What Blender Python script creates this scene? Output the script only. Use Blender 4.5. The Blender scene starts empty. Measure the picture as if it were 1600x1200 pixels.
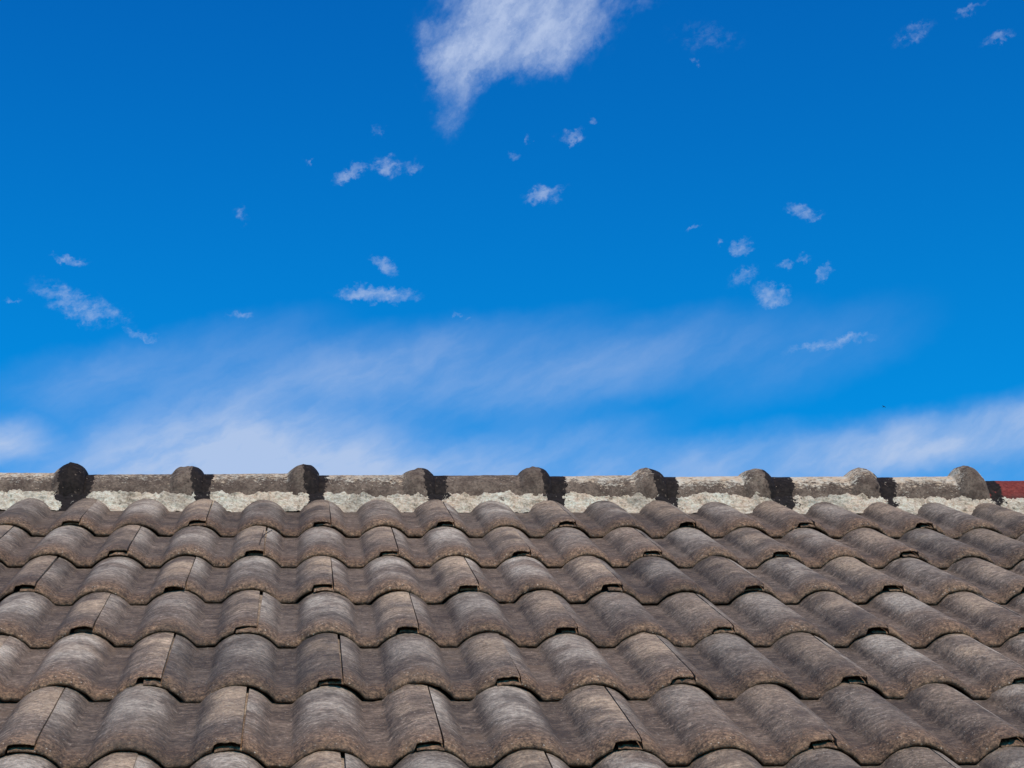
import bpy, math, random
import numpy as np
from mathutils import Matrix, Vector

S = bpy.context.scene
COL = S.collection
rng = np.random.default_rng(11)
random.seed(5)

# ------------------------------------------------------------------ camera
O = Vector((0.0, 0.0, 6.0))                  # ridge-side origin of the tiled slope
cam_d = bpy.data.cameras.new("camera")
cam = bpy.data.objects.new("camera", cam_d)
COL.objects.link(cam)
right = Vector((0.99463026, -0.09842766, -0.03197878))
up = -Vector((0.01095971, 0.40743502, -0.91316844))
back = -Vector((0.10291031, 0.90791448, 0.40632593))
Mx = Matrix((right, up, back)).transposed().to_4x4()
Mx.translation = O + Vector((0.02996961, -5.06582601, -1.89555494))
cam.matrix_world = Mx
cam_d.sensor_width = 36.0
cam_d.lens = 36.0 * 3200 / 1600
cam_d.clip_start = 0.05
cam_d.clip_end = 6000
S.camera = cam

# ------------------------------------------------------------------ light
SUN = Vector((0.16, -0.69, 0.71)).normalized()        # towards the sun
sun_el = math.asin(SUN.z)
sun_az = math.atan2(SUN.x, SUN.y)                     # clockwise from +Y
sd = bpy.data.lights.new("sun", 'SUN')
sd.energy = 3.75
sd.angle = math.radians(0.5)
sd.color = (1.0, 0.90, 0.78)
so = bpy.data.objects.new("sun", sd)
so.rotation_euler = (-SUN).to_track_quat('-Z', 'Y').to_euler()
so.location = O + SUN * 40
COL.objects.link(so)

S.view_settings.view_transform = 'Standard'
S.view_settings.look = 'None'
S.view_settings.gamma = 1
S.view_settings.exposure = 0
S.view_settings.use_curve_mapping = False


class NT:
    """small helper for building node trees"""
    def __init__(self, tree):
        self.t = tree
        tree.nodes.clear()

    def n(self, typ, **kw):
        nd = self.t.nodes.new(typ)
        for k, v in kw.items():
            setattr(nd, k, v)
        return nd

    def put(self, sock, v):
        if isinstance(v, bpy.types.NodeSocket):
            self.t.links.new(v, sock)
        elif v is not None:
            if hasattr(sock.default_value, '__len__') and len(sock.default_value) == 4 and len(v) == 3:
                v = (*v, 1)
            sock.default_value = v

    def math(self, op, a, b=None, c=None, clamp=False):
        nd = self.n('ShaderNodeMath', operation=op, use_clamp=clamp)
        for i, v in enumerate((a, b, c)):
            if v is not None:
                self.put(nd.inputs[i], v)
        return nd.outputs[0]

    def vec(self, op, a, b=None, scale=None):
        nd = self.n('ShaderNodeVectorMath', operation=op)
        self.put(nd.inputs[0], a)
        if b is not None:
            self.put(nd.inputs[1], b)
        if scale is not None:
            self.put(nd.inputs[3], scale)
        return nd.outputs[1] if op in ('LENGTH', 'DOT_PRODUCT') else nd.outputs[0]

    def noise(self, vec, scale, detail=4, rough=0.55, dist=0.0, out=0):
        nd = self.n('ShaderNodeTexNoise')
        self.put(nd.inputs['Vector'], vec)
        nd.inputs['Scale'].default_value = scale
        nd.inputs['Detail'].default_value = detail
        nd.inputs['Roughness'].default_value = rough
        nd.inputs['Distortion'].default_value = dist
        return nd.outputs[out]

    def step(self, v, a, b, c=0.0, d=1.0):
        nd = self.n('ShaderNodeMapRange', interpolation_type='SMOOTHSTEP')
        self.put(nd.inputs[0], v)
        for i, q in enumerate((a, b, c, d)):
            self.put(nd.inputs[i + 1], q)
        return nd.outputs[0]

    def mix(self, f, a, b, mode='MIX'):
        nd = self.n('ShaderNodeMix', data_type='RGBA', blend_type=mode)
        self.put(nd.inputs[0], f)
        self.put(nd.inputs[6], a)
        self.put(nd.inputs[7], b)
        return nd.outputs[2]

    def mapping(self, v, loc=(0, 0, 0), rot=(0, 0, 0), scale=(1, 1, 1), typ='POINT'):
        nd = self.n('ShaderNodeMapping', vector_type=typ)
        self.put(nd.inputs[0], v)
        nd.inputs[1].default_value = loc
        nd.inputs[2].default_value = rot
        nd.inputs[3].default_value = scale
        return nd.outputs[0]

    def attr(self, name, typ='GEOMETRY', out='Fac'):
        nd = self.n('ShaderNodeAttribute', attribute_name=name, attribute_type=typ)
        return nd.outputs[out]


# ------------------------------------------------------------------ sky
W = bpy.data.worlds.new("World")
S.world = W
W.use_nodes = True
N = NT(W.node_tree)
skyt = N.n('ShaderNodeTexSky', sky_type='NISHITA')
skyt.sun_disc = False
skyt.sun_elevation = sun_el
skyt.sun_rotation = sun_az
skyt.altitude = 300
skyt.air_density = 1.0
skyt.dust_density = 0.4
skyt.ozone_density = 2.0
tc = N.n('ShaderNodeTexCoord').outputs['Generated']
sep = N.n('ShaderNodeSeparateXYZ')
N.put(sep.inputs[0], tc)
az = N.math('ARCTAN2', sep.outputs[0], sep.outputs[1])
el = N.math('ARCSINE', sep.outputs[2])
# sky chart in degrees: x = azimuth squeezed as at 28 degrees up, y = elevation
cx = N.math('MULTIPLY', az, math.degrees(1) * 0.883)
cy = N.math('MULTIPLY', el, math.degrees(1))
cmb = N.n('ShaderNodeCombineXYZ')
N.put(cmb.inputs[0], cx)
N.put(cmb.inputs[1], cy)
chart = cmb.outputs[0]


def sky_xy(px, py):
    """where a direction seen in the photograph lies on the chart (degrees)"""
    v = (right * ((px - 800) / 3200) - up * ((py - 600) / 3200) - back).normalized()
    return (math.degrees(math.atan2(v.x, v.y)) * 0.883, math.degrees(math.asin(v.z)))


DEG = 1 / 55.85          # degrees per pixel at 3200 px focal length

# ragged edges: the chart is warped by two scales of noise
w1 = N.vec('SUBTRACT', N.noise(chart, 0.9, 3, 0.6, out=1), (0.5, 0.5, 0.5))
w2 = N.vec('SUBTRACT', N.noise(chart, 4.5, 5, 0.66, out=1), (0.5, 0.5, 0.5))
warp = N.vec('ADD', chart, N.vec('ADD', N.vec('SCALE', w1, scale=0.7), N.vec('SCALE', w2, scale=0.55)))
flat = N.vec('MULTIPLY', warp, (1, 1, 0))


def blob(vec, px, py, rx, ry, ang, op):
    x, y = sky_xy(px, py)
    m = N.mapping(vec, (x, y, 0), (0, 0, -math.radians(ang)), (rx * DEG, ry * DEG, 1), 'TEXTURE')
    r = N.vec('LENGTH', m)
    return N.step(r, 1.0, 0.0, 0.0, op)


def add_all(lst):
    while len(lst) > 1:
        lst = [N.math('ADD', lst[i], lst[i + 1]) if i + 1 < len(lst) else lst[i] for i in range(0, len(lst), 2)]
    return lst[0]


def max_all(lst):
    while len(lst) > 1:
        lst = [N.math('MAXIMUM', lst[i], lst[i + 1]) if i + 1 < len(lst) else lst[i] for i in range(0, len(lst), 2)]
    return lst[0]


# (x, y, half width, half height, tilt clockwise in the picture, strength)
crisp = [
    (545, 268, 48, 17, -25, 0.8), (606, 257, 42, 24, 12, 0.85), (893, 212, 34, 14, -4, 0.65),
    (826, 217, 9, 16, 0, 0.5), (800, 246, 18, 11, 0, 0.42), (850, 304, 55, 22, -6, 0.8),
    (378, 336, 18, 18, 30, 0.42), (1257, 328, 44, 14, 14, 0.75), (1160, 388, 20, 26, 0, 0.7),
    (1206, 458, 42, 26, 30, 0.75), (1166, 431, 42, 16, -18, 0.5), (1230, 413, 18, 10, 0, 0.5),
    (1257, 404, 16, 12, 0, 0.48), (1284, 431, 28, 12, -30, 0.6), (1296, 538, 100, 14, -4, 0.60),
    (1345, 524, 30, 9, -24, 0.5), (598, 412, 38, 15, 32, 0.7), (586, 458, 88, 19, 2, 0.95),
    (374, 495, 32, 10, 4, 0.55), (125, 478, 110, 34, 18, 0.62), (110, 405, 42, 11, 3, 0.5),
    (220, 524, 44, 12, 8, 0.55), (1425, 50, 56, 16, -14, 0.42), (1562, 62, 42, 13, -10, 0.48),
    (1518, 10, 50, 11, -8, 0.40), (1085, 357, 20, 7, -20, 0.45), (1130, 376, 12, 8, 0, 0.42),
    (590, 205, 12, 20, 20, 0.36), (478, 249, 8, 6, 0, 0.42), (645, 262, 26, 22, 0, 0.42),
    (712, 491, 14, 6, 0, 0.4), (728, 499, 10, 6, 0, 0.4), (1085, 94, 12, 9, 0, 0.42),
    (1105, 60, 90, 34, 10, 0.22), (20, 466, 26, 6, 3, 0.35), (925, 187, 12, 8, 0, 0.38),
]
ca = max_all([blob(flat, *b) for b in crisp])
fine = N.noise(N.mapping(chart, rot=(0, 0, 0.3), scale=(1.3, 0.8, 1), typ='TEXTURE'), 3.4, 6, 0.58)
wisp = N.noise(N.mapping(warp, rot=(0, 0, 0.35), scale=(1.7, 0.7, 1), typ='TEXTURE'), 2.6, 6, 0.60)
cad = N.math('ADD', ca, N.math('MULTIPLY', N.math('SUBTRACT', fine, 0.5), 1.5))
cad = N.math('ADD', cad, N.math('MULTIPLY', N.math('SUBTRACT', wisp, 0.5), 1.7))
ca_a = N.math('MULTIPLY', N.step(cad, -0.05, 1.55), 0.58)
ca_a = N.math('MULTIPLY', ca_a, N.step(ca, 0.0, 0.34))

big = [
    (800, 20, 190, 100, 0, 1.0), (720, 90, 110, 70, 20, 0.85), (708, 140, 62, 90, 10, 0.56),
    (860, 85, 130, 62, -8, 0.75), (910, 20, 130, 70, -12, 0.65), (770, 60, 100, 90, 0, 0.5),
    (698, 200, 40, 40, 0, 0.22), (672, 110, 40, 60, 10, 0.25), (660, 45, 50, 40, 0, 0.2), (1010, 5, 70, 25, -8, 0.3), (830, -60, 260, 90, 0, 0.9),
]
cb = add_all([blob(flat, *b) for b in big])
bn = N.noise(N.mapping(chart, rot=(0, 0, 0.9), scale=(1.25, 0.75, 1), typ='TEXTURE'), 1.1, 9, 0.64)
cbd = N.math('ADD', cb, N.math('MULTIPLY', N.math('SUBTRACT', bn, 0.5), 1.7))
cb_a = N.math('MULTIPLY', N.step(cbd, 0.0, 1.75), 0.88)
cb_a = N.math('MULTIPLY', cb_a, N.step(cb, 0.0, 0.55))
bi = N.noise(N.mapping(warp, rot=(0, 0, 0.8), scale=(1.6, 0.6, 1), typ='TEXTURE'), 1.7, 7, 0.6)
cb_a = N.math('MULTIPLY', cb_a, N.step(bi, 0.28, 0.62, 0.70, 1.06))

# veils of thin cirrus just over the ridge
soft = [
    (330, 735, 330, 130, -4, 1.05), (610, 735, 280, 105, 8, 0.62), (-5, 690, 110, 52, -8, 0.85),
    (470, 610, 440, 100, -12, 0.44), (330, 545, 260, 60, -14, 0.16), (900, 585, 430, 85, -10, 0.34),
    (1380, 700, 480, 62, -5, 0.46), (1590, 678, 360, 50, -3, 0.42), (1500, 656, 330, 24, -2, 0.16), (1050, 720, 300, 46, -8, 0.22),
    (800, 780, 1800, 110, 0, 0.30), (1250, 560, 260, 80, -14, 0.12), (130, 600, 200, 70, -14, 0.22), (860, 700, 260, 60, -6, 0.28),
    (720, 540, 300, 50, -10, 0.14),
]
swarp = N.vec('ADD', chart, N.vec('SCALE', w1, scale=0.6))
sflat = N.vec('MULTIPLY', swarp, (1, 1, 0))
cc = add_all([blob(sflat, *b) for b in soft])
stv = N.mapping(swarp, rot=(0, 0, 0.45), scale=(2.2, 0.75, 1), typ='TEXTURE')
st = N.noise(stv, 0.9, 7, 0.58)
cc_a = N.math('MULTIPLY', cc, N.step(st, 0.26, 0.74, 0.58, 1.20))
cc_a = N.math('MINIMUM', N.math('MULTIPLY', cc_a, 0.86), 0.80)

# the rest of the sky: the same kinds of scattered cloud, low bands all round
far = N.math('MAXIMUM', N.step(N.math('ABSOLUTE', N.math('SUBTRACT', cx, 5.7)), 17, 30),
             N.step(cy, 36, 48))
gen = N.noise(N.mapping(tc, scale=(1, 1, 2.6)), 2.6, 8, 0.6, 0.3)
gen_a = N.math('MULTIPLY', N.math('MULTIPLY', N.step(gen, 0.54, 0.72), 0.7), far)

keep = N.math('MULTIPLY', N.math('SUBTRACT', 1.0, ca_a), N.math('SUBTRACT', 1.0, cb_a))
keep = N.math('MULTIPLY', keep, N.math('SUBTRACT', 1.0, cc_a))
keep = N.math('MULTIPLY', keep, N.math('SUBTRACT', 1.0, gen_a))
cloud = N.math('SUBTRACT', 1.0, keep, clamp=True)
# the photograph's polarised, deep blue
hs = N.n('ShaderNodeHueSaturation')
hs.inputs['Saturation'].default_value = 1.0
hs.inputs['Value'].default_value = 1.0
N.put(hs.inputs['Color'], skyt.outputs[0])
tint = N.mix(N.step(cy, 40, 16), (0.012, 0.80, 1.72), (0.012, 1.25, 1.92))
blue = N.mix(1.0, hs.outputs[0], tint, 'MULTIPLY')
ccol = N.mix(N.step(cb_a, 0.1, 0.8), (5.2, 6.2, 8.2), (5.0, 6.0, 8.2))
skyc = N.mix(cloud, blue, ccol)
bg = N.n('ShaderNodeBackground')
N.put(bg.inputs[0], skyc)
bg.inputs[1].default_value = 0.10
N.put(N.n('ShaderNodeOutputWorld').inputs[0], bg.outputs[0])


# ------------------------------------------------------------------ helpers
def hsh(ix, iy, iz, seed):
    h = (ix.astype(np.int64) * 374761393 + iy.astype(np.int64) * 668265263
         + iz.astype(np.int64) * 2147483647 + seed * 974711) & 0xffffffff
    h = ((h ^ (h >> 13)) * 1274126177) & 0xffffffff
    h = ((h ^ (h >> 16)) * 2246822519) & 0xffffffff
    return ((h ^ (h >> 15)) & 0xffffff) / float(0xffffff)


def vnoise(p, seed=0):
    i = np.floor(p).astype(np.int64)
    f = p - i
    f = f * f * (3 - 2 * f)
    out = 0
    for dx in (0, 1):
        wx = f[..., 0] if dx else 1 - f[..., 0]
        for dy in (0, 1):
            wy = f[..., 1] if dy else 1 - f[..., 1]
            for dz in (0, 1):
                wz = f[..., 2] if dz else 1 - f[..., 2]
                out = out + wx * wy * wz * hsh(i[..., 0] + dx, i[..., 1] + dy, i[..., 2] + dz, seed)
    return out * 2 - 1


def fbm(p, seed=0, octv=4, gain=0.5):
    a, s, o = 1.0, 0.0, 0
    for k in range(octv):
        o = o + a * vnoise(p * 2 ** k + 17.3 * k, seed + k)
        s += a
        a *= gain
    return o / s


def new_obj(name, verts, faces, mat, parent=None, smooth=True, attrs=None):
    me = bpy.data.meshes.new(name)
    me.from_pydata([tuple(v) for v in verts], [], faces)
    if smooth:
        me.polygons.foreach_set('use_smooth', [True] * len(me.polygons))
    for k, v in (attrs or {}).items():
        a = me.attributes.new(k, 'FLOAT', 'POINT')
        a.data.foreach_set('value', np.asarray(v, dtype=np.float32))
    me.materials.append(mat)
    me.update()
    o = bpy.data.objects.new(name, me)
    COL.objects.link(o)
    if parent is not None:
        o.parent = parent
    return o


def gridf(nr, nc, base=0, flip=False):
    """faces of an nr x nc vertex grid, row-major"""
    f = []
    for a in range(nr - 1):
        for b in range(nc - 1):
            q = (base + a * nc + b, base + a * nc + b + 1, base + (a + 1) * nc + b + 1, base + (a + 1) * nc + b)
            f.append(q[::-1] if flip else q)
    return f


def material(name):
    m = bpy.data.materials.new(name)
    m.use_nodes = True
    nt = NT(m.node_tree)
    b = nt.n('ShaderNodeBsdfPrincipled')
    o = nt.n('ShaderNodeOutputMaterial')
    nt.put(o.inputs[0], b.outputs[0])
    return m, nt, b


# ------------------------------------------------------------------ materials
# weathered concrete roof tile: attributes s (metres up from the lip), h (0 valley .. 1 crown)
M_TILE, n, b = material("weathered_concrete")
tco = n.n('ShaderNodeTexCoord').outputs['Object']
oi = n.n('ShaderNodeObjectInfo')
oc = n.n('ShaderNodeSeparateColor')
n.put(oc.inputs[0], oi.outputs['Color'])
off = n.n('ShaderNodeCombineXYZ')
n.put(off.inputs[0], n.math('MULTIPLY', oi.outputs['Random'], 37.0))
n.put(off.inputs[1], n.math('MULTIPLY', oi.outputs['Random'], 91.0))
v = n.vec('ADD', tco, off.outputs[0])
s_at, h_at = n.attr('s'), n.attr('h')
blot = n.noise(v, 13, 5, 0.6)
col = n.mix(n.step(blot, 0.30, 0.72), (0.082, 0.059, 0.043), (0.176, 0.134, 0.102))
# brushed streaks that run across the slope
stk = n.noise(n.mapping(n.vec('ADD', v, n.vec('SCALE', n.vec('SUBTRACT', n.noise(v, 14, 3, 0.6, out=1), (0.5, 0.5, 0.5)), scale=0.05)), rot=(0, 0, 0.30), scale=(1 / 13, 1 / 36, 1 / 13), typ='TEXTURE'), 2.2, 7, 0.70)
col = n.mix(n.math('MULTIPLY', n.step(stk, 0.50, 0.70), 0.75), col, (0.290, 0.228, 0.178))
col = n.mix(n.math('MULTIPLY', n.step(stk, 0.48, 0.28), 0.7), col, (0.054, 0.040, 0.031))
# pale worn patch high on the crowns, different on each tile
pal = n.noise(v, 8.5, 4, 0.6)
pm = n.math('MULTIPLY', n.step(h_at, 0.20, 0.9), n.step(n.math('ADD', s_at, n.math('MULTIPLY', n.math('SUBTRACT', stk, 0.5), 0.22)), 0.07, 0.24))
pm = n.math('MULTIPLY', pm, n.step(s_at, 0.46, 0.33))
pm = n.math('MULTIPLY', pm, n.step(pal, 0.32, 0.60))
pm = n.math('MULTIPLY', pm, oc.outputs[2])
warm = n.math('ADD', n.math('MULTIPLY', n.attr('w'), 0.75), n.math('MULTIPLY', oc.outputs[1], 0.25))
pcol = n.mix(warm, (0.385, 0.345, 0.295), (0.400, 0.290, 0.192))
col = n.mix(n.math('MULTIPLY', pm, 0.85), col, pcol)
# brown mossy lip
lipn = n.noise(v, 34, 4, 0.6)
lm = n.step(n.math('ADD', s_at, n.math('MULTIPLY', n.math('SUBTRACT', lipn, 0.5), 0.08)), 0.100, 0.008)
lcol = n.mix(n.step(n.noise(v, 150, 5, 0.72), 0.32, 0.70), (0.060, 0.037, 0.024), (0.240, 0.152, 0.092))
col = n.mix(n.math('MULTIPLY', lm, 0.9), col, lcol)
# mottling a few millimetres across
mo = n.noise(v, 105, 5, 0.72)
col = n.mix(0.8, col, n.mix(n.step(mo, 0.30, 0.70), (0.22, 0.21, 0.20), (0.80, 0.79, 0.78)), 'OVERLAY')
# grain and pale specks of aggregate
gr = n.noise(v, 300, 4, 0.75)
col = n.mix(0.55, col, n.mix(n.step(gr, 0.25, 0.75), (0.30, 0.30, 0.30), (0.74, 0.72, 0.70)), 'OVERLAY')
vo = n.n('ShaderNodeTexVoronoi')
n.put(vo.inputs['Vector'], v)
vo.inputs['Scale'].default_value = 190
vsep = n.n('ShaderNodeSeparateColor')
n.put(vsep.inputs[0], vo.outputs['Color'])
sp = n.math('MULTIPLY', n.step(vo.outputs['Distance'], 0.34, 0.16), n.step(vsep.outputs[0], 0.86, 0.92))
col = n.mix(n.math('MULTIPLY', sp, 0.75), col, (0.44, 0.38, 0.31))
stn = n.noise(v, 5.5, 6, 0.66)
col = n.mix(n.math('MULTIPLY', n.step(stn, 0.52, 0.66), 0.62), col, (0.052, 0.037, 0.028))
stw = n.noise(n.vec('ADD', v, (3.7, 1.9, 0.4)), 7.0, 5, 0.62)
col = n.mix(n.math('MULTIPLY', n.step(stw, 0.56, 0.70), 0.30), col, (0.250, 0.170, 0.108))
col = n.mix(1.0, col, n.mix(oc.outputs[1], (1.05, 0.985, 0.93), (0.97, 0.955, 0.94)), 'MULTIPLY')
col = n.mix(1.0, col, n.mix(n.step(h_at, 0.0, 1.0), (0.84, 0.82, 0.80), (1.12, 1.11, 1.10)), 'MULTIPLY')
col = n.mix(1.0, col, n.mix(oc.outputs[0], (0.84, 0.815, 0.775), (1.36, 1.325, 1.26)), 'MULTIPLY')
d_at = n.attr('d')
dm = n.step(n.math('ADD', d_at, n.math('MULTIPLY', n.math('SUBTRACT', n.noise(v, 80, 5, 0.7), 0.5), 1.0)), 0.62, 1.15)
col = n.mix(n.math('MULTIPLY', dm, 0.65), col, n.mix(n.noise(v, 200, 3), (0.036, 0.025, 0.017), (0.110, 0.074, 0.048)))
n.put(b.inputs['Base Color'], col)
b.inputs['Roughness'].default_value = 0.82
b.inputs['Specular IOR Level'].default_value = 0.35
hgt = n.math('ADD', n.math('MULTIPLY', n.noise(v, 120, 5, 0.65), 1.0), n.math('MULTIPLY', gr, 0.35))
bp = n.n('ShaderNodeBump')
bp.inputs['Strength'].default_value = 0.9
bp.inputs['Distance'].default_value = 0.006
n.put(bp.inputs['Height'], hgt)
n.put(b.inputs['Normal'], bp.outputs[0])


def ridge_mat(name, base_a, base_b, red=False):
    m, n, b = material(name)
    tco = n.n('ShaderNodeTexCoord').outputs['Object']
    oi = n.n('ShaderNodeObjectInfo')
    oc = n.n('ShaderNodeSeparateColor')
    n.put(oc.inputs[0], oi.outputs['Color'])
    v = n.vec('ADD', tco, n.vec('SCALE', (13.1, 7.7, 3.3), scale=n.math('MULTIPLY', oi.outputs['Random'], 9.0)))
    ang, tar_shadow = n.attr('ang'), n.attr('tar_shadow')
    col = n.mix(n.step(n.noise(v, 26, 5, 0.6), 0.3, 0.7), base_a, base_b)
    col = n.mix(n.math('MULTIPLY', n.step(n.noise(v, 150, 4, 0.7), 0.55, 0.40), 0.5), col, tuple(c * 0.4 for c in base_a))
    # crust of pale lichen, thickest along the upper flank (ang: degrees from the top)
    up_ = n.step(n.math('ADD', ang, n.math('MULTIPLY', n.math('SUBTRACT', n.noise(v, 24, 3), 0.5), 44.0)), 84, 34)
    ln = n.noise(n.mapping(v, scale=(0.62, 1, 1)), 150, 6, 0.80)
    th = n.math('SUBTRACT', 0.705, n.math('MULTIPLY', oc.outputs[0], n.math('ADD', n.math('MULTIPLY', up_, 0.26), 0.075)))
    th = n.math('ADD', th, n.math('MULTIPLY', n.math('SUBTRACT', n.noise(v, 11, 3), 0.5), 0.22))
    th = n.math('ADD', th, n.math('MULTIPLY', n.attr('flare'), 6.5))
    lich = n.step(n.math('SUBTRACT', ln, th), -0.05, 0.07)
    lc = n.mix(n.step(n.noise(v, 40, 3), 0.35, 0.65), (0.54, 0.38, 0.245), (0.58, 0.485, 0.365))
    if red:
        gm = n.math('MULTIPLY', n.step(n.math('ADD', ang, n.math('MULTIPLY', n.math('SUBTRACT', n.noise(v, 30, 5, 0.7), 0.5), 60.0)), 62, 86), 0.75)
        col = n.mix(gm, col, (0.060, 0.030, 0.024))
    else:
        col = n.mix(n.math('MULTIPLY', lich, 0.9), col, lc)
    # dark sealant brushed over the joint; on the first red tile also painted shadow
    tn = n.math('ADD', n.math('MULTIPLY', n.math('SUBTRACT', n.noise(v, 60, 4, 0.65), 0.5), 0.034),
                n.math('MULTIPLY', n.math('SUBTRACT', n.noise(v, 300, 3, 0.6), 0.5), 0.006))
    spl = n.math('MULTIPLY', n.step(n.noise(v, 48, 5, 0.7), 0.60, 0.64), n.step(tar_shadow, -0.045, -0.004))
    tm = n.math('MAXIMUM', n.step(n.math('ADD', tar_shadow, tn), -0.0008, 0.0012), n.math('MULTIPLY', spl, oc.outputs[1]))
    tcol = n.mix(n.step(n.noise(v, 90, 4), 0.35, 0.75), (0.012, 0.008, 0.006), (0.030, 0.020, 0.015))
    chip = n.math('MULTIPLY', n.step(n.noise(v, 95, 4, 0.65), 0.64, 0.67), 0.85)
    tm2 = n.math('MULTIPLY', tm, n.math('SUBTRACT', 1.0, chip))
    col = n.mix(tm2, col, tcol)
    n.put(b.inputs['Base Color'], col)
    n.put(b.inputs['Roughness'], n.step(tm2, 0, 1, 0.85, 0.75))
    b.inputs['Specular IOR Level'].default_value = 0.12
    bp = n.n('ShaderNodeBump')
    bp.inputs['Strength'].default_value = 0.6
    bp.inputs['Distance'].default_value = 0.004
    n.put(bp.inputs['Height'], n.math('ADD', n.noise(v, 130, 5, 0.65), n.math('MULTIPLY', lich, 0.35)))
    n.put(b.inputs['Normal'], bp.outputs[0])
    return m


M_RIDGE = ridge_mat("ridge_concrete", (0.085, 0.056, 0.040), (0.200, 0.140, 0.098))
M_RED = ridge_mat("red_painted_ridge", (0.190, 0.034, 0.026), (0.250, 0.052, 0.038), True)

M_MORTAR, n, b = material("lime_mortar")
tco = n.n('ShaderNodeTexCoord').outputs['Object']
col = n.mix(n.step(n.noise(tco, 16, 4, 0.6), 0.33, 0.68), (0.56, 0.43, 0.31), (0.62, 0.55, 0.43))
col = n.mix(n.math('MULTIPLY', n.step(n.noise(tco, 9, 7, 0.72), 0.46, 0.66), 0.70), col, (0.27, 0.225, 0.175))
col = n.mix(n.math('MULTIPLY', n.step(n.noise(n.mapping(tco, scale=(1, 0.4, 0.4)), 55, 5, 0.7), 0.56, 0.68), 0.65), col, (0.150, 0.112, 0.080))
col = n.mix(n.math('MULTIPLY', n.step(n.noise(tco, 95, 4, 0.65), 0.47, 0.30), 0.7), col, (0.24, 0.17, 0.11))
col = n.mix(0.75, col, n.mix(n.step(n.noise(n.mapping(tco, scale=(0.55, 1, 1)), 150, 7, 0.82), 0.36, 0.62), (0.22, 0.20, 0.17), (0.66, 0.65, 0.62)), 'OVERLAY')
col = n.mix(n.math('MULTIPLY', n.step(n.noise(tco, 260, 3, 0.65), 0.62, 0.74), 0.7), col, (0.72, 0.69, 0.62))
col = n.mix(n.math('MULTIPLY', n.step(n.noise(tco, 44, 5, 0.75), 0.39, 0.31), 0.9), col, (0.060, 0.042, 0.032))
tar_shadow = n.attr('tar_shadow')
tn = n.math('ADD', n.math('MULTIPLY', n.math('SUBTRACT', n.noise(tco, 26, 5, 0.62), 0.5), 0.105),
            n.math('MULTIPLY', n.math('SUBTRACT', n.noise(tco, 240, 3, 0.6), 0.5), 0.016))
tm = n.step(n.math('ADD', tar_shadow, tn), -0.0008, 0.0012)
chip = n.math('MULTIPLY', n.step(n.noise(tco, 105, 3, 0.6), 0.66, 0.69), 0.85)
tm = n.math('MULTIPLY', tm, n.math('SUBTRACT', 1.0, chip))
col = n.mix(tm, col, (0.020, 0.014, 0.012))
n.put(b.inputs['Base Color'], col)
b.inputs['Roughness'].default_value = 0.9
b.inputs['Specular IOR Level'].default_value = 0.2
bp = n.n('ShaderNodeBump')
bp.inputs['Strength'].default_value = 0.8
bp.inputs['Distance'].default_value = 0.005
n.put(bp.inputs['Height'], n.noise(tco, 170, 5, 0.7))
n.put(b.inputs['Normal'], bp.outputs[0])

M_DECK, n, b = material("dark_underlay")
tco = n.n('ShaderNodeTexCoord').outputs['Object']
n.put(b.inputs['Base Color'], n.mix(n.noise(tco, 20), (0.020, 0.017, 0.015), (0.045, 0.038, 0.032)))
b.inputs['Roughness'].default_value = 0.95

M_GROUND, n, b = material("dry_ground")
tco = n.n('ShaderNodeTexCoord').outputs['Object']
n.put(b.inputs['Base Color'], n.mix(n.noise(tco, 0.6, 8), (0.06, 0.075, 0.035), (0.17, 0.145, 0.10)))
b.inputs['Roughness'].default_value = 0.95

M_BIRD, n, b = material("dark_feathers")
tco = n.n('ShaderNodeTexCoord').outputs['Object']
n.put(b.inputs['Base Color'], n.mix(n.noise(tco, 9), (0.012, 0.012, 0.014), (0.035, 0.032, 0.03)))
b.inputs['Roughness'].default_value = 0.7

M_TWIG, n, b = material("dry_twig")
tco = n.n('ShaderNodeTexCoord').outputs['Object']
n.put(b.inputs['Base Color'], n.mix(n.noise(tco, 300), (0.022, 0.014, 0.010), (0.07, 0.045, 0.03)))
b.inputs['Roughness'].default_value = 0.85

# ------------------------------------------------------------------ ground
gsz = 4000
g = new_obj('ground', [(-gsz, -gsz, 0), (gsz, -gsz, 0), (gsz, gsz, 0), (-gsz, gsz, 0)], [(0, 1, 2, 3)], M_GROUND, smooth=False)
g['kind'] = 'structure'

# ------------------------------------------------------------------ roof
roof = bpy.data.objects.new('tiled_roof', None)
COL.objects.link(roof)
roof.location = O
roof['label'] = 'weathered grey brown tiled roof slope with a mortared ridge against blue sky'
roof['category'] = 'roof'

P = 0.15                 # distance between roll crowns
GA = 0.389847            # gauge: distance between tile rows up the slope
T = 0.0175               # tile thickness
HH = 0.0285              # roll height
TH = math.radians(30)
UPV = Vector((0, math.cos(TH), math.sin(TH)))
NRM = Vector((0, -math.sin(TH), math.cos(TH)))

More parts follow.
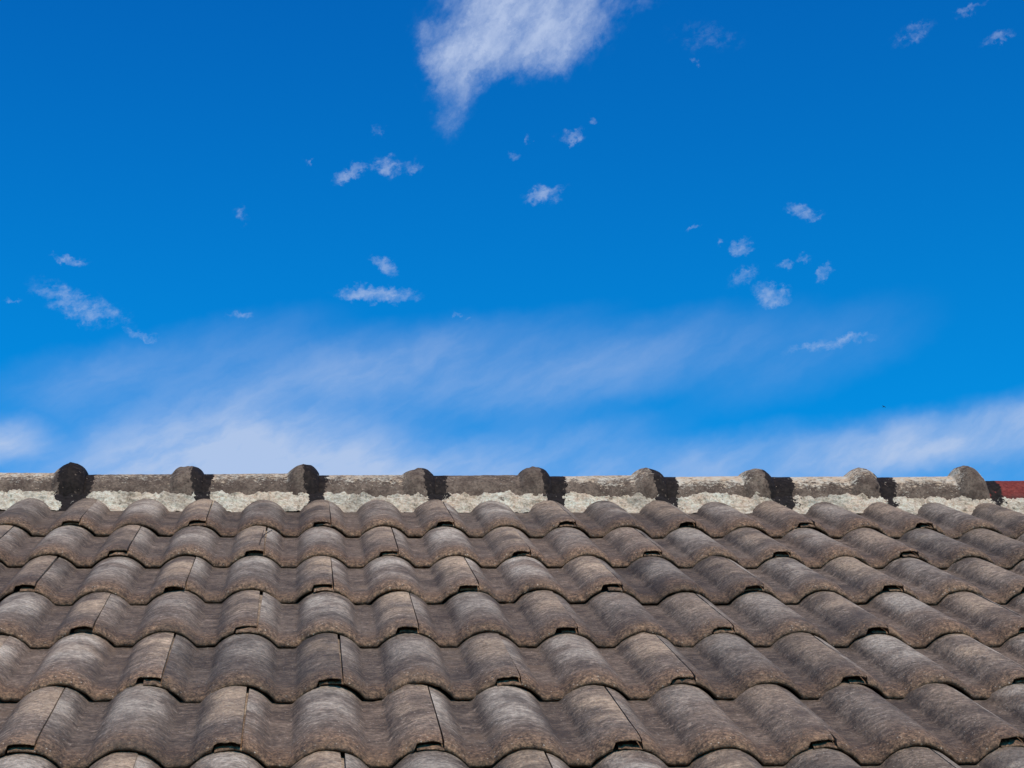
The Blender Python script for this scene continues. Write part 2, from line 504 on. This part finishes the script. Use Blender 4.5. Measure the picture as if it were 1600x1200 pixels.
# measured sideways creep of the valleys in each row (mm), first entry = valley number
CREEP = {
    1: (-4, [8.7, 5.6, 6.4, 3.6, -3.0, 2.2, 6.0, -0.1, 0.1, -0.4, 3.2, -0.2, 2.1, 2.0, 4.5, 3.0, 5.7]),
    2: (-4, [4.7, -3.2, -7.2, -6.1, -3.9, -6.5, -5.1, -1.3, -6.7, -6.7, 1.2, 3.7, -5.3, -1.3, 0.7, -4.0]),
    3: (-3, [2.3, -5.2, -0.1, -6.8, -5.9, -4.0, -7.6, -6.1, -2.1, -2.4, -4.4, -5.4, -3.9, -2.7]),
    4: (-3, [6.3, 0.7, -1.5, -2.5, -1.1, 1.5, -6.0, -1.7, -1.5, -2.7, 3.7, 5.0, 7.5]),
    5: (-3, [7.2, 4.4, 8.3, -0.4, -0.3, -2.1, -1.4, 1.7, 1.7, 4.1, 3.4, 6.3]),
    6: (-2, [1.1, -1, -3.5, -2.1, -4, -6.3, -5.2, 3.4, 2.6, 6.3]),
}


def creep(r, k):
    if r not in CREEP:
        return 0.0
    k0, l = CREEP[r]
    return l[min(max(k - k0, 0), len(l) - 1)] / 1000


# cross profile of a tile: arcs with flat valleys, kinks slightly eased
_c = 0.385 * P
_R = (_c ** 2 + HH ** 2) / (2 * HH)
_xs = np.linspace(-0.6 * P, 2.6 * P, 1400)
_h = np.zeros_like(_xs)
for ap in (-0.13 * P, 0.87 * P, 1.87 * P, 2.87 * P):
    d = np.abs(_xs - ap)
    m_ = d < _c
    _h[m_] = np.sqrt(_R ** 2 - d[m_] ** 2) - (_R - HH)
_w = np.exp(-np.linspace(-2.5, 2.5, 21) ** 2 / 2)
_h = np.convolve(np.pad(_h, 10, mode='edge'), _w / _w.sum(), 'valid')


def prof(x):
    return np.interp(x, _xs, _h)


LAP = 0.27 * P
LEN = GA + 0.062
# front lip section: (distance up slope, depth below the top as a share of the thickness)
LIP = [(0.07, 1.0), (0.012, 1.0), (0.003, 0.97), (0.0002, 0.87), (-0.0006, 0.70), (0.0014, 0.52), (0.0062, 0.36),
       (0.0130, 0.22), (0.0220, 0.115), (0.0330, 0.045), (0.0470, 0.0)]
BODY = [0.06, 0.075, 0.095, 0.125, 0.16, 0.20, 0.24, 0.28, 0.32, 0.36, 0.40, LEN]


def make_tile(name, seed, tongue_cut):
    r_ = np.random.default_rng(seed)
    lapshare = r_.uniform(0.34, 0.46)
    chips = [(r_.uniform(0, 2 * P), r_.uniform(0.004, 0.014), r_.uniform(0.004, 0.011)) for _ in range(r_.integers(0, 4))]
    if r_.random() < 0.4:
        chips.append((2 * P - 0.004, r_.uniform(0.006, 0.016), r_.uniform(0.006, 0.014)))
    tong = lapshare + r_.choice([0.07, 0.12, 0.18, 0.26], p=[.35, .3, .2, .15])
    verts, faces, sa, ha, da, wa = [], [], [], [], [], []
    base = 0
    off = r_.uniform(0, 50, 3)

    def emit(X, Sv, Z, Hn, flip=False, warp=1.0):
        nonlocal base
        nr, nc = X.shape
        pt = np.stack([X, Sv, Z], -1)
        front = np.clip(1 - Sv / 0.05, 0, 1)
        q = pt + off
        a = fbm(q * 95, seed, 4, 0.6)[..., None]
        b_ = fbm(q * 95 + 31, seed + 7, 4, 0.6)[..., None]
        lo = fbm(q * 16, seed + 3, 2)
        for xc, wd, am in chips:             # chipped places along the lip
            g_ = np.exp(-((X - xc) / wd) ** 4) * front ** 1.5
            pt[..., 1] += am * g_ * (1 + 0.5 * a[..., 0])
            pt[..., 2] -= 0.25 * am * g_
        pt[..., 1] += ((0.0042 * a[..., 0] + 0.0046 * lo) * front) * warp
        pt[..., 2] += (0.0020 * b_[..., 0] * (0.25 + 0.75 * front) + 0.0011 * lo) * warp
        verts.extend(pt.reshape(-1, 3))
        sa.extend(Sv.ravel())
        ha.extend(Hn.ravel())
        wa.extend(np.clip((X.ravel() / P - 1.2) / 0.25, 0, 1))
        da.extend((np.repeat(np.array([q_[1] for q_ in LIP] + [0.0] * len(BODY))[-nr:, None], nc, 1)).ravel())
        faces.extend(gridf(nr, nc, base, flip))
        base += nr * nc

    def section(xs, t_share, lift, slen=LEN, s0=0.0):
        """grid of points: rows along the tile, columns across"""
        h = prof(xs)
        rows_s, rows_d = [], []
        for s, d in LIP:
            rows_s.append(s + s0)
            rows_d.append(d)
        for s in BODY:
            rows_s.append(min(s, slen))
            rows_d.append(0.0)
        Sv = np.repeat(np.array(rows_s)[:, None], len(xs), 1)
        D = np.array(rows_d)[:, None] * (T * t_share)[None, :]
        X = np.repeat(xs[None, :], len(rows_s), 0)
        Z = h[None, :] + T * (1 - np.clip(Sv, 0, None) / GA) - 0.0012 * np.clip(Sv, 0, None) / GA - D + lift[None, :]
        # the lip leans over the curve of the roll
        return X, Sv, Z, np.repeat((h / HH)[None, :], len(rows_s), 0)

    e = 2 * P - 0.0008
    xs = np.concatenate([np.linspace(0.0006, 2 * P - LAP - 0.0035, 62), np.linspace(2 * P - LAP + 0.0008, e, 18)])
    tsh = np.where(xs > 2 * P - LAP, lapshare, 1.0)
    lift = np.where(xs > 2 * P - LAP, 0.0007, 0.0)
    emit(*section(xs, tsh, lift))
    # right edge of the lap, facing the neighbour
    X, Sv, Z, Hn = section(np.array([e, e]), np.array([0.0, 0.0]), np.array([0.0007, 0.0007]))
    Z = Z[len(LIP) - 1:]
    X, Sv, Hn = X[len(LIP) - 1:], Sv[len(LIP) - 1:], Hn[len(LIP) - 1:]
    Sv = Sv.copy()
    Sv[0] = 0.004
    Z = Z.copy()
    Z[:, 1] -= lapshare * T
    emit(X, Sv, Z, Hn)
    # tongue under the neighbour's lap, with its own lip and the step up to the tile
    tl = np.linspace(-LAP + tongue_cut, 0.0006, 14)
    emit(*section(tl, np.full(14, 1.0 - tong), np.full(14, -tong * T), s0=-0.001 + 0.5 * tongue_cut))
    X, Sv, Z, Hn = section(np.array([0.0006, 0.0006]), np.array([0.0, 0.0]), np.array([0.0, 0.0]))
    X, Sv, Z, Hn = [q[len(LIP) - 1:].copy() for q in (X, Sv, Z, Hn)]
    Sv[0] = 0.006
    Z[:, 0] -= (tong + 0.02) * T
    emit(X, Sv, Z, Hn)
    return new_obj(name, verts, faces, M_TILE, roof, attrs={'s': sa, 'h': ha, 'd': da, 'w': wa})


cnt = 0
for r in range(1, 10):
    par = -3 if r % 2 else -2           # first valley right of a seam, mod 2
    klo, khi = (-10, 19) if r < 5 else (-9, 17)
    xprev = None
    for k in range(klo, khi):
        if (k - par) % 2:
            continue
        cnt += 1
        # valleys k and k+1 belong to this tile; its left seam is on the roll before valley k
        dx = 0.5 * (creep(r, k) + creep(r, k + 1)) + rng.normal(0, 0.0006)
        x0 = k * P - 0.37 * P + dx
        if xprev is not None:           # neighbours keep a thin open joint
            gap = x0 - xprev - 2 * P
            x0 = xprev + 2 * P + min(max(gap, 0.0008 + 0.0008 * rng.random()), 0.0030)
        xprev = x0
        o = make_tile('roof_tile', 1000 + cnt * 13, float(rng.choice([0.0, 0.004, 0.010, 0.022], p=[.5, .28, .14, .08])))
        s_front = r * GA + rng.normal(0, 0.0038)
        base = UPV * (-s_front) + NRM * rng.normal(0, 0.0006)
        m4 = Matrix((Vector((1, 0, 0)), UPV, NRM)).transposed().to_4x4()
        m4.translation = Vector((x0, 0, 0)) + base
        jit = Matrix.Rotation(rng.normal(0, 0.0034), 4, 'Z') @ Matrix.Rotation(abs(rng.normal(0, 0.0015)), 4, 'X')
        o.matrix_local = m4 @ jit
        light = float(np.clip(rng.normal(0.5, 0.24), 0, 1))
        o.color = (light, float(rng.uniform(0, 1)), float(np.clip(rng.normal(0.85 if x0 < 0.5 else 0.6, 0.25), 0.15, 1)), 1)

# underlay and the far slope
zb = -0.016
fr = Vector((0, 0, 0)) + NRM * zb
X0, X1 = -1.55, 2.95
ridgeY, ridgeZ = 0.1285, 0.0476
pf = [UPV * (-10.2 * GA) + NRM * zb, UPV * 0.10 + NRM * zb]
apex = Vector((0, ridgeY, ridgeZ + 0.04))
bk = apex + Vector((0, math.cos(TH), -math.sin(TH))) * 4.0
vs = []
for x in (X0, X1):
    for p in (pf[0], pf[1], apex, bk, bk - Vector((0, 0, .05)), pf[0] - Vector((0, 0, .05))):
        vs.append((x, p.y, p.z))
fs = [(i, (i + 1) % 6, 6 + (i + 1) % 6, 6 + i) for i in range(6)] + [(5, 4, 3, 2, 1, 0), (6, 7, 8, 9, 10, 11)]
new_obj('roof_deck', vs, fs, M_DECK, roof, smooth=False)

# ------------------------------------------------------------------ ridge
RB = 0.100
FH = 0.30 / 178          # metres per photo pixel along the ridge (about)
crest = [-1.48, -1.18, -0.876, -0.573, -0.266, 0.041, 0.349, 0.664, 0.977, 1.276, 1.572, 1.872, 2.175, 2.48, 2.78]
# sealant, with one painted shadow: start and end to the right of each crest, and how it widens towards the foot
TAR_SHADOW = {3: (-0.012, 0.066), 4: (0.012, 0.068), 5: (0.000, 0.064), 6: (0.012, 0.077), 7: (0.016, 0.084),
       8: (0.006, 0.078), 9: (0.016, 0.098), 10: (0.030, 0.088), 11: (0.040, 0.084)}  # final band runs on to paint the collar's shadow onto the red tile
LICH = {3: 0.8, 4: 0.55, 5: 0.72, 6: 0.70, 7: 0.34, 8: 0.85, 9: 0.98, 10: 0.98, 11: 1.0}
BUMP = {3: 0.027, 4: 0.024, 5: 0.026, 6: 0.021, 7: 0.025, 8: 0.022, 9: 0.024, 10: 0.024, 11: 0.033}
YOFF = {3: -0.001, 4: -0.003, 5: 0.0, 6: -0.002, 7: 0.0, 8: 0.001, 9: 0.001, 10: 0.002, 11: 0.004, 12: -0.005}


def tar_shadow_dist(x, ang):
    """signed distance (m) inside the nearest sealant/painted-shadow band, >0 inside"""
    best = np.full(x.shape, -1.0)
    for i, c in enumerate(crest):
        a, b_ = TAR_SHADOW.get(i, (0.010, 0.070))
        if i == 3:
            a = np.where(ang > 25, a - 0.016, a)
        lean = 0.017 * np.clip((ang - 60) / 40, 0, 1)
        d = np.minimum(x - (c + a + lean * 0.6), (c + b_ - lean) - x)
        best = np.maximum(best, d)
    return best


def bump_at(x, i):
    """how far the collar of ridge tile i stands proud of its barrel"""
    c = crest[i]
    hb = BUMP.get(i, 0.025) * 0.90
    u = np.abs(x - (c + 0.003)) / np.where(x < c + 0.003, 0.045, 0.0400)
    dome = np.clip(1 - u ** 2.1, 0, 1) ** 0.85
    crease = 0.0016 * np.exp(-((x - c) / 0.004) ** 2)
    return hb * dome + crease


for i in range(1, len(crest)):
    xa, xb = crest[i - 1] + 0.010, crest[i] + 0.0425
    red = i >= 12
    xs = np.unique(np.concatenate([np.arange(xa, crest[i] - 0.055, 0.006), np.arange(crest[i] - 0.055, xb, 0.0028), [xb]]))
    an = np.radians(np.linspace(-98, 98, 66))
    X, A = np.meshgrid(xs, an, indexing='ij')
    pts = np.stack([X * 1, np.cos(A) * RB, np.sin(A) * RB], -1)
    lo = fbm(pts * 9, 50 + i, 2)
    hi = fbm(pts * 110, 90 + i, 3, 0.6)
    flare = bump_at(X, i) * (0.35 + 0.65 * np.clip((98 - np.abs(np.degrees(A))) / 45, 0, 1))
    flare = flare * (1 + 0.22 * fbm(pts * 14, 140 + i, 2))
    rad = RB + flare + 0.0016 * lo + 0.0011 * hi + 0.0045 * fbm(pts * 30, 70 + i, 3) * np.clip(flare / 0.012, 0, 1)
    rad = rad + 0.0005 - 0.0035 * np.clip(1 - (X - xa) / 0.25, 0, 1)      # narrow end slides under the collar
    Y = -np.sin(A) * rad
    Z = np.cos(A) * rad
    cx_ = 0.5 * (xa + xb)
    vv = np.stack([X - cx_, Y, Z], -1).reshape(-1, 3)
    ff = gridf(len(xs), len(an))
    # inner return at the wide end so that the rim has thickness
    nb = len(vv)
    rim = np.stack([np.full(len(an), xb - cx_ - 0.002), -np.sin(an) * (RB - 0.008), np.cos(an) * (RB - 0.008)], -1)
    vv = np.concatenate([vv, rim])
    last = (len(xs) - 1) * len(an)
    for q in range(len(an) - 1):
        ff.append((last + q, last + q + 1, nb + q + 1, nb + q))
    dg = np.degrees(A).ravel()
    td = tar_shadow_dist(X, np.degrees(A)).ravel()
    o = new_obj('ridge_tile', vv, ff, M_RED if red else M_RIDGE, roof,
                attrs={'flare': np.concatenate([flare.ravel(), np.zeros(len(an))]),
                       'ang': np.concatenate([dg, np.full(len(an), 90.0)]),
                       'tar_shadow': np.concatenate([td, np.full(len(an), 0.02)])})
    o.location = (cx_, ridgeY, ridgeZ + YOFF.get(i, 0.0))
    o.color = (LICH.get(i, 0.7), {3: 0.9, 4: 0.8, 9: 0.9, 10: 1.0, 11: 0.6}.get(i, 0.15), 0, 1)
    if red and i == 12:
        o['label'] = 'red ridge tile at the right end'

# mortar bed between the ridge tiles and the top row
xs = np.arange(X0 + 0.05, X1 - 0.05, 0.0036)
vsn = 30
u = np.linspace(0, 1, vsn)
X, U = np.meshgrid(xs, u, indexing='ij')
al = math.radians(82)
top = np.array([ridgeY - math.sin(al) * (RB + 0.002), ridgeZ + math.cos(al) * (RB + 0.002)])
bot = np.array([-0.012, -0.012])
Yc = top[0] + (bot[0] - top[0]) * U
Zc = top[1] + (bot[1] - top[1]) * U
q = np.stack([X, Yc, Zc], -1)
edge = fbm(np.stack([X * 34, 0 * X, 0 * X], -1), 5, 5, 0.68) * 0.016 + fbm(np.stack([X * 7, 0 * X, 0 * X], -1), 9, 2) * 0.004
lump = fbm(q * np.array([38, 85, 85]), 21, 4, 0.7) * 0.0085 + fbm(q * 13, 33, 3) * 0.009
fine_ = np.clip(fbm(q * 150, 61, 3, 0.6), -0.6, 1) * 0.004
dn = np.array([-0.86, 0.50])
disp = 0.004 + lump + fine_ - 0.018 * np.clip(1 - U / 0.05, 0, 1)
Yf = Yc + dn[0] * disp
Zf = Zc + dn[1] * disp + edge * (1 - U) * 1.0
Yf = Yf - 0.30 * edge * (1 - U)
o = new_obj('ridge_mortar', np.stack([X, Yf, Zf], -1).reshape(-1, 3), gridf(len(xs), vsn), M_MORTAR, roof,
            attrs={'tar_shadow': tar_shadow_dist(X, 72 + 38 * U).ravel()})

# ------------------------------------------------------------------ small things
def along(px, py, dist):
    dvec = (right * ((px - 800) / 3200) - up * ((py - 600) / 3200) - back)
    return Mx.translation + dvec * dist


def tube(path, rads, sides=6):
    path = [Vector(p) for p in path]
    vv, ff = [], []
    for i, p in enumerate(path):
        t = (path[min(i + 1, len(path) - 1)] - path[max(i - 1, 0)]).normalized()
        a = t.cross(Vector((0.3, 0.2, 1))).normalized()
        b_ = t.cross(a)
        for k in range(sides):
            an_ = 2 * math.pi * k / sides
            vv.append(p + (a * math.cos(an_) + b_ * math.sin(an_)) * rads[i])
    for i in range(len(path) - 1):
        for k in range(sides):
            ff.append((i * sides + k, i * sides + (k + 1) % sides, (i + 1) * sides + (k + 1) % sides, (i + 1) * sides + k))
    ff.append(tuple(range(sides))[::-1])
    ff.append(tuple((len(path) - 1) * sides + k for k in range(sides)))
    return vv, ff


# bird gliding beyond the ridge
bird = bpy.data.objects.new('bird', None)
COL.objects.link(bird)
bird.location = along(1381, 635.5, 255)
bird.rotation_euler = (0.12, 0.22, 0.5)
bird['label'] = 'tiny dark bird gliding in the blue above the right end of the ridge'
bird['category'] = 'bird'
vv, ff = tube([(0, -.17, 0), (0, -.145, .012), (0, -.10, .016), (0, -.02, .0), (0, .06, 0), (0, .12, .004), (0, .19, .006)],
              [.004, .022, .026, .042, .036, .02, .008], 8)
new_obj('body', vv, ff, M_BIRD, bird)
for sg in (-1, 1):
    wv, wf = [], []
    for j, (xw, yw, ch, zw) in enumerate([(.02, -.05, .12, .01), (.12, -.07, .12, .035), (.21, -.05, .10, .04), (.29, -.01, .05, .03), (.33, .03, .01, .025)]):
        wv += [(sg * xw, yw, zw + .006), (sg * xw, yw + ch, zw), (sg * xw, yw + ch * .3, zw - .006)]
    for j in range(4):
        a = j * 3
        wf += [(a, a + 1, a + 4, a + 3), (a + 1, a + 2, a + 5, a + 4), (a + 2, a, a + 3, a + 5)]
    new_obj('wing', wv, wf, M_BIRD, bird)
new_obj('tail', [(-.015, .16, .006), (.015, .16, .006), (.045, .29, .0), (-.045, .29, .0), (0, .2, .016)],
        [(0, 1, 4), (1, 2, 4), (2, 3, 4), (3, 0, 4), (3, 2, 1, 0)], M_BIRD, bird)

# dry twig caught in a joint of the second row
bpy.context.view_layer.update()
dg = bpy.context.evaluated_depsgraph_get()


def on_roof(px, py, off=0.0012):
    d = (right * ((px - 800) / 3200) - up * ((py - 600) / 3200) - back).normalized()
    hit, loc, nor, *_ = S.ray_cast(dg, Mx.translation, d)
    return loc + nor * off


tw = bpy.data.objects.new('twig', None)
COL.objects.link(tw)
a0 = on_roof(425, 829)
tw.location = a0
tw['label'] = 'thin dark forked twig caught on a tile in the second row'
tw['category'] = 'twig'
pa = [on_roof(*q) - a0 for q in ((425, 829), (419, 832), (413, 836), (408, 842), (405, 852), (403, 862))]
vv, ff = tube(pa, [.0007, .0010, .0012, .0013, .0012, .0008])
new_obj('stem', vv, ff, M_TWIG, tw)
pb = [on_roof(*q) - a0 for q in ((409, 841), (410, 835), (412, 829))]
vv, ff = tube(pb, [.0011, .0009, .0006])
new_obj('side_shoot', vv, ff, M_TWIG, tw)
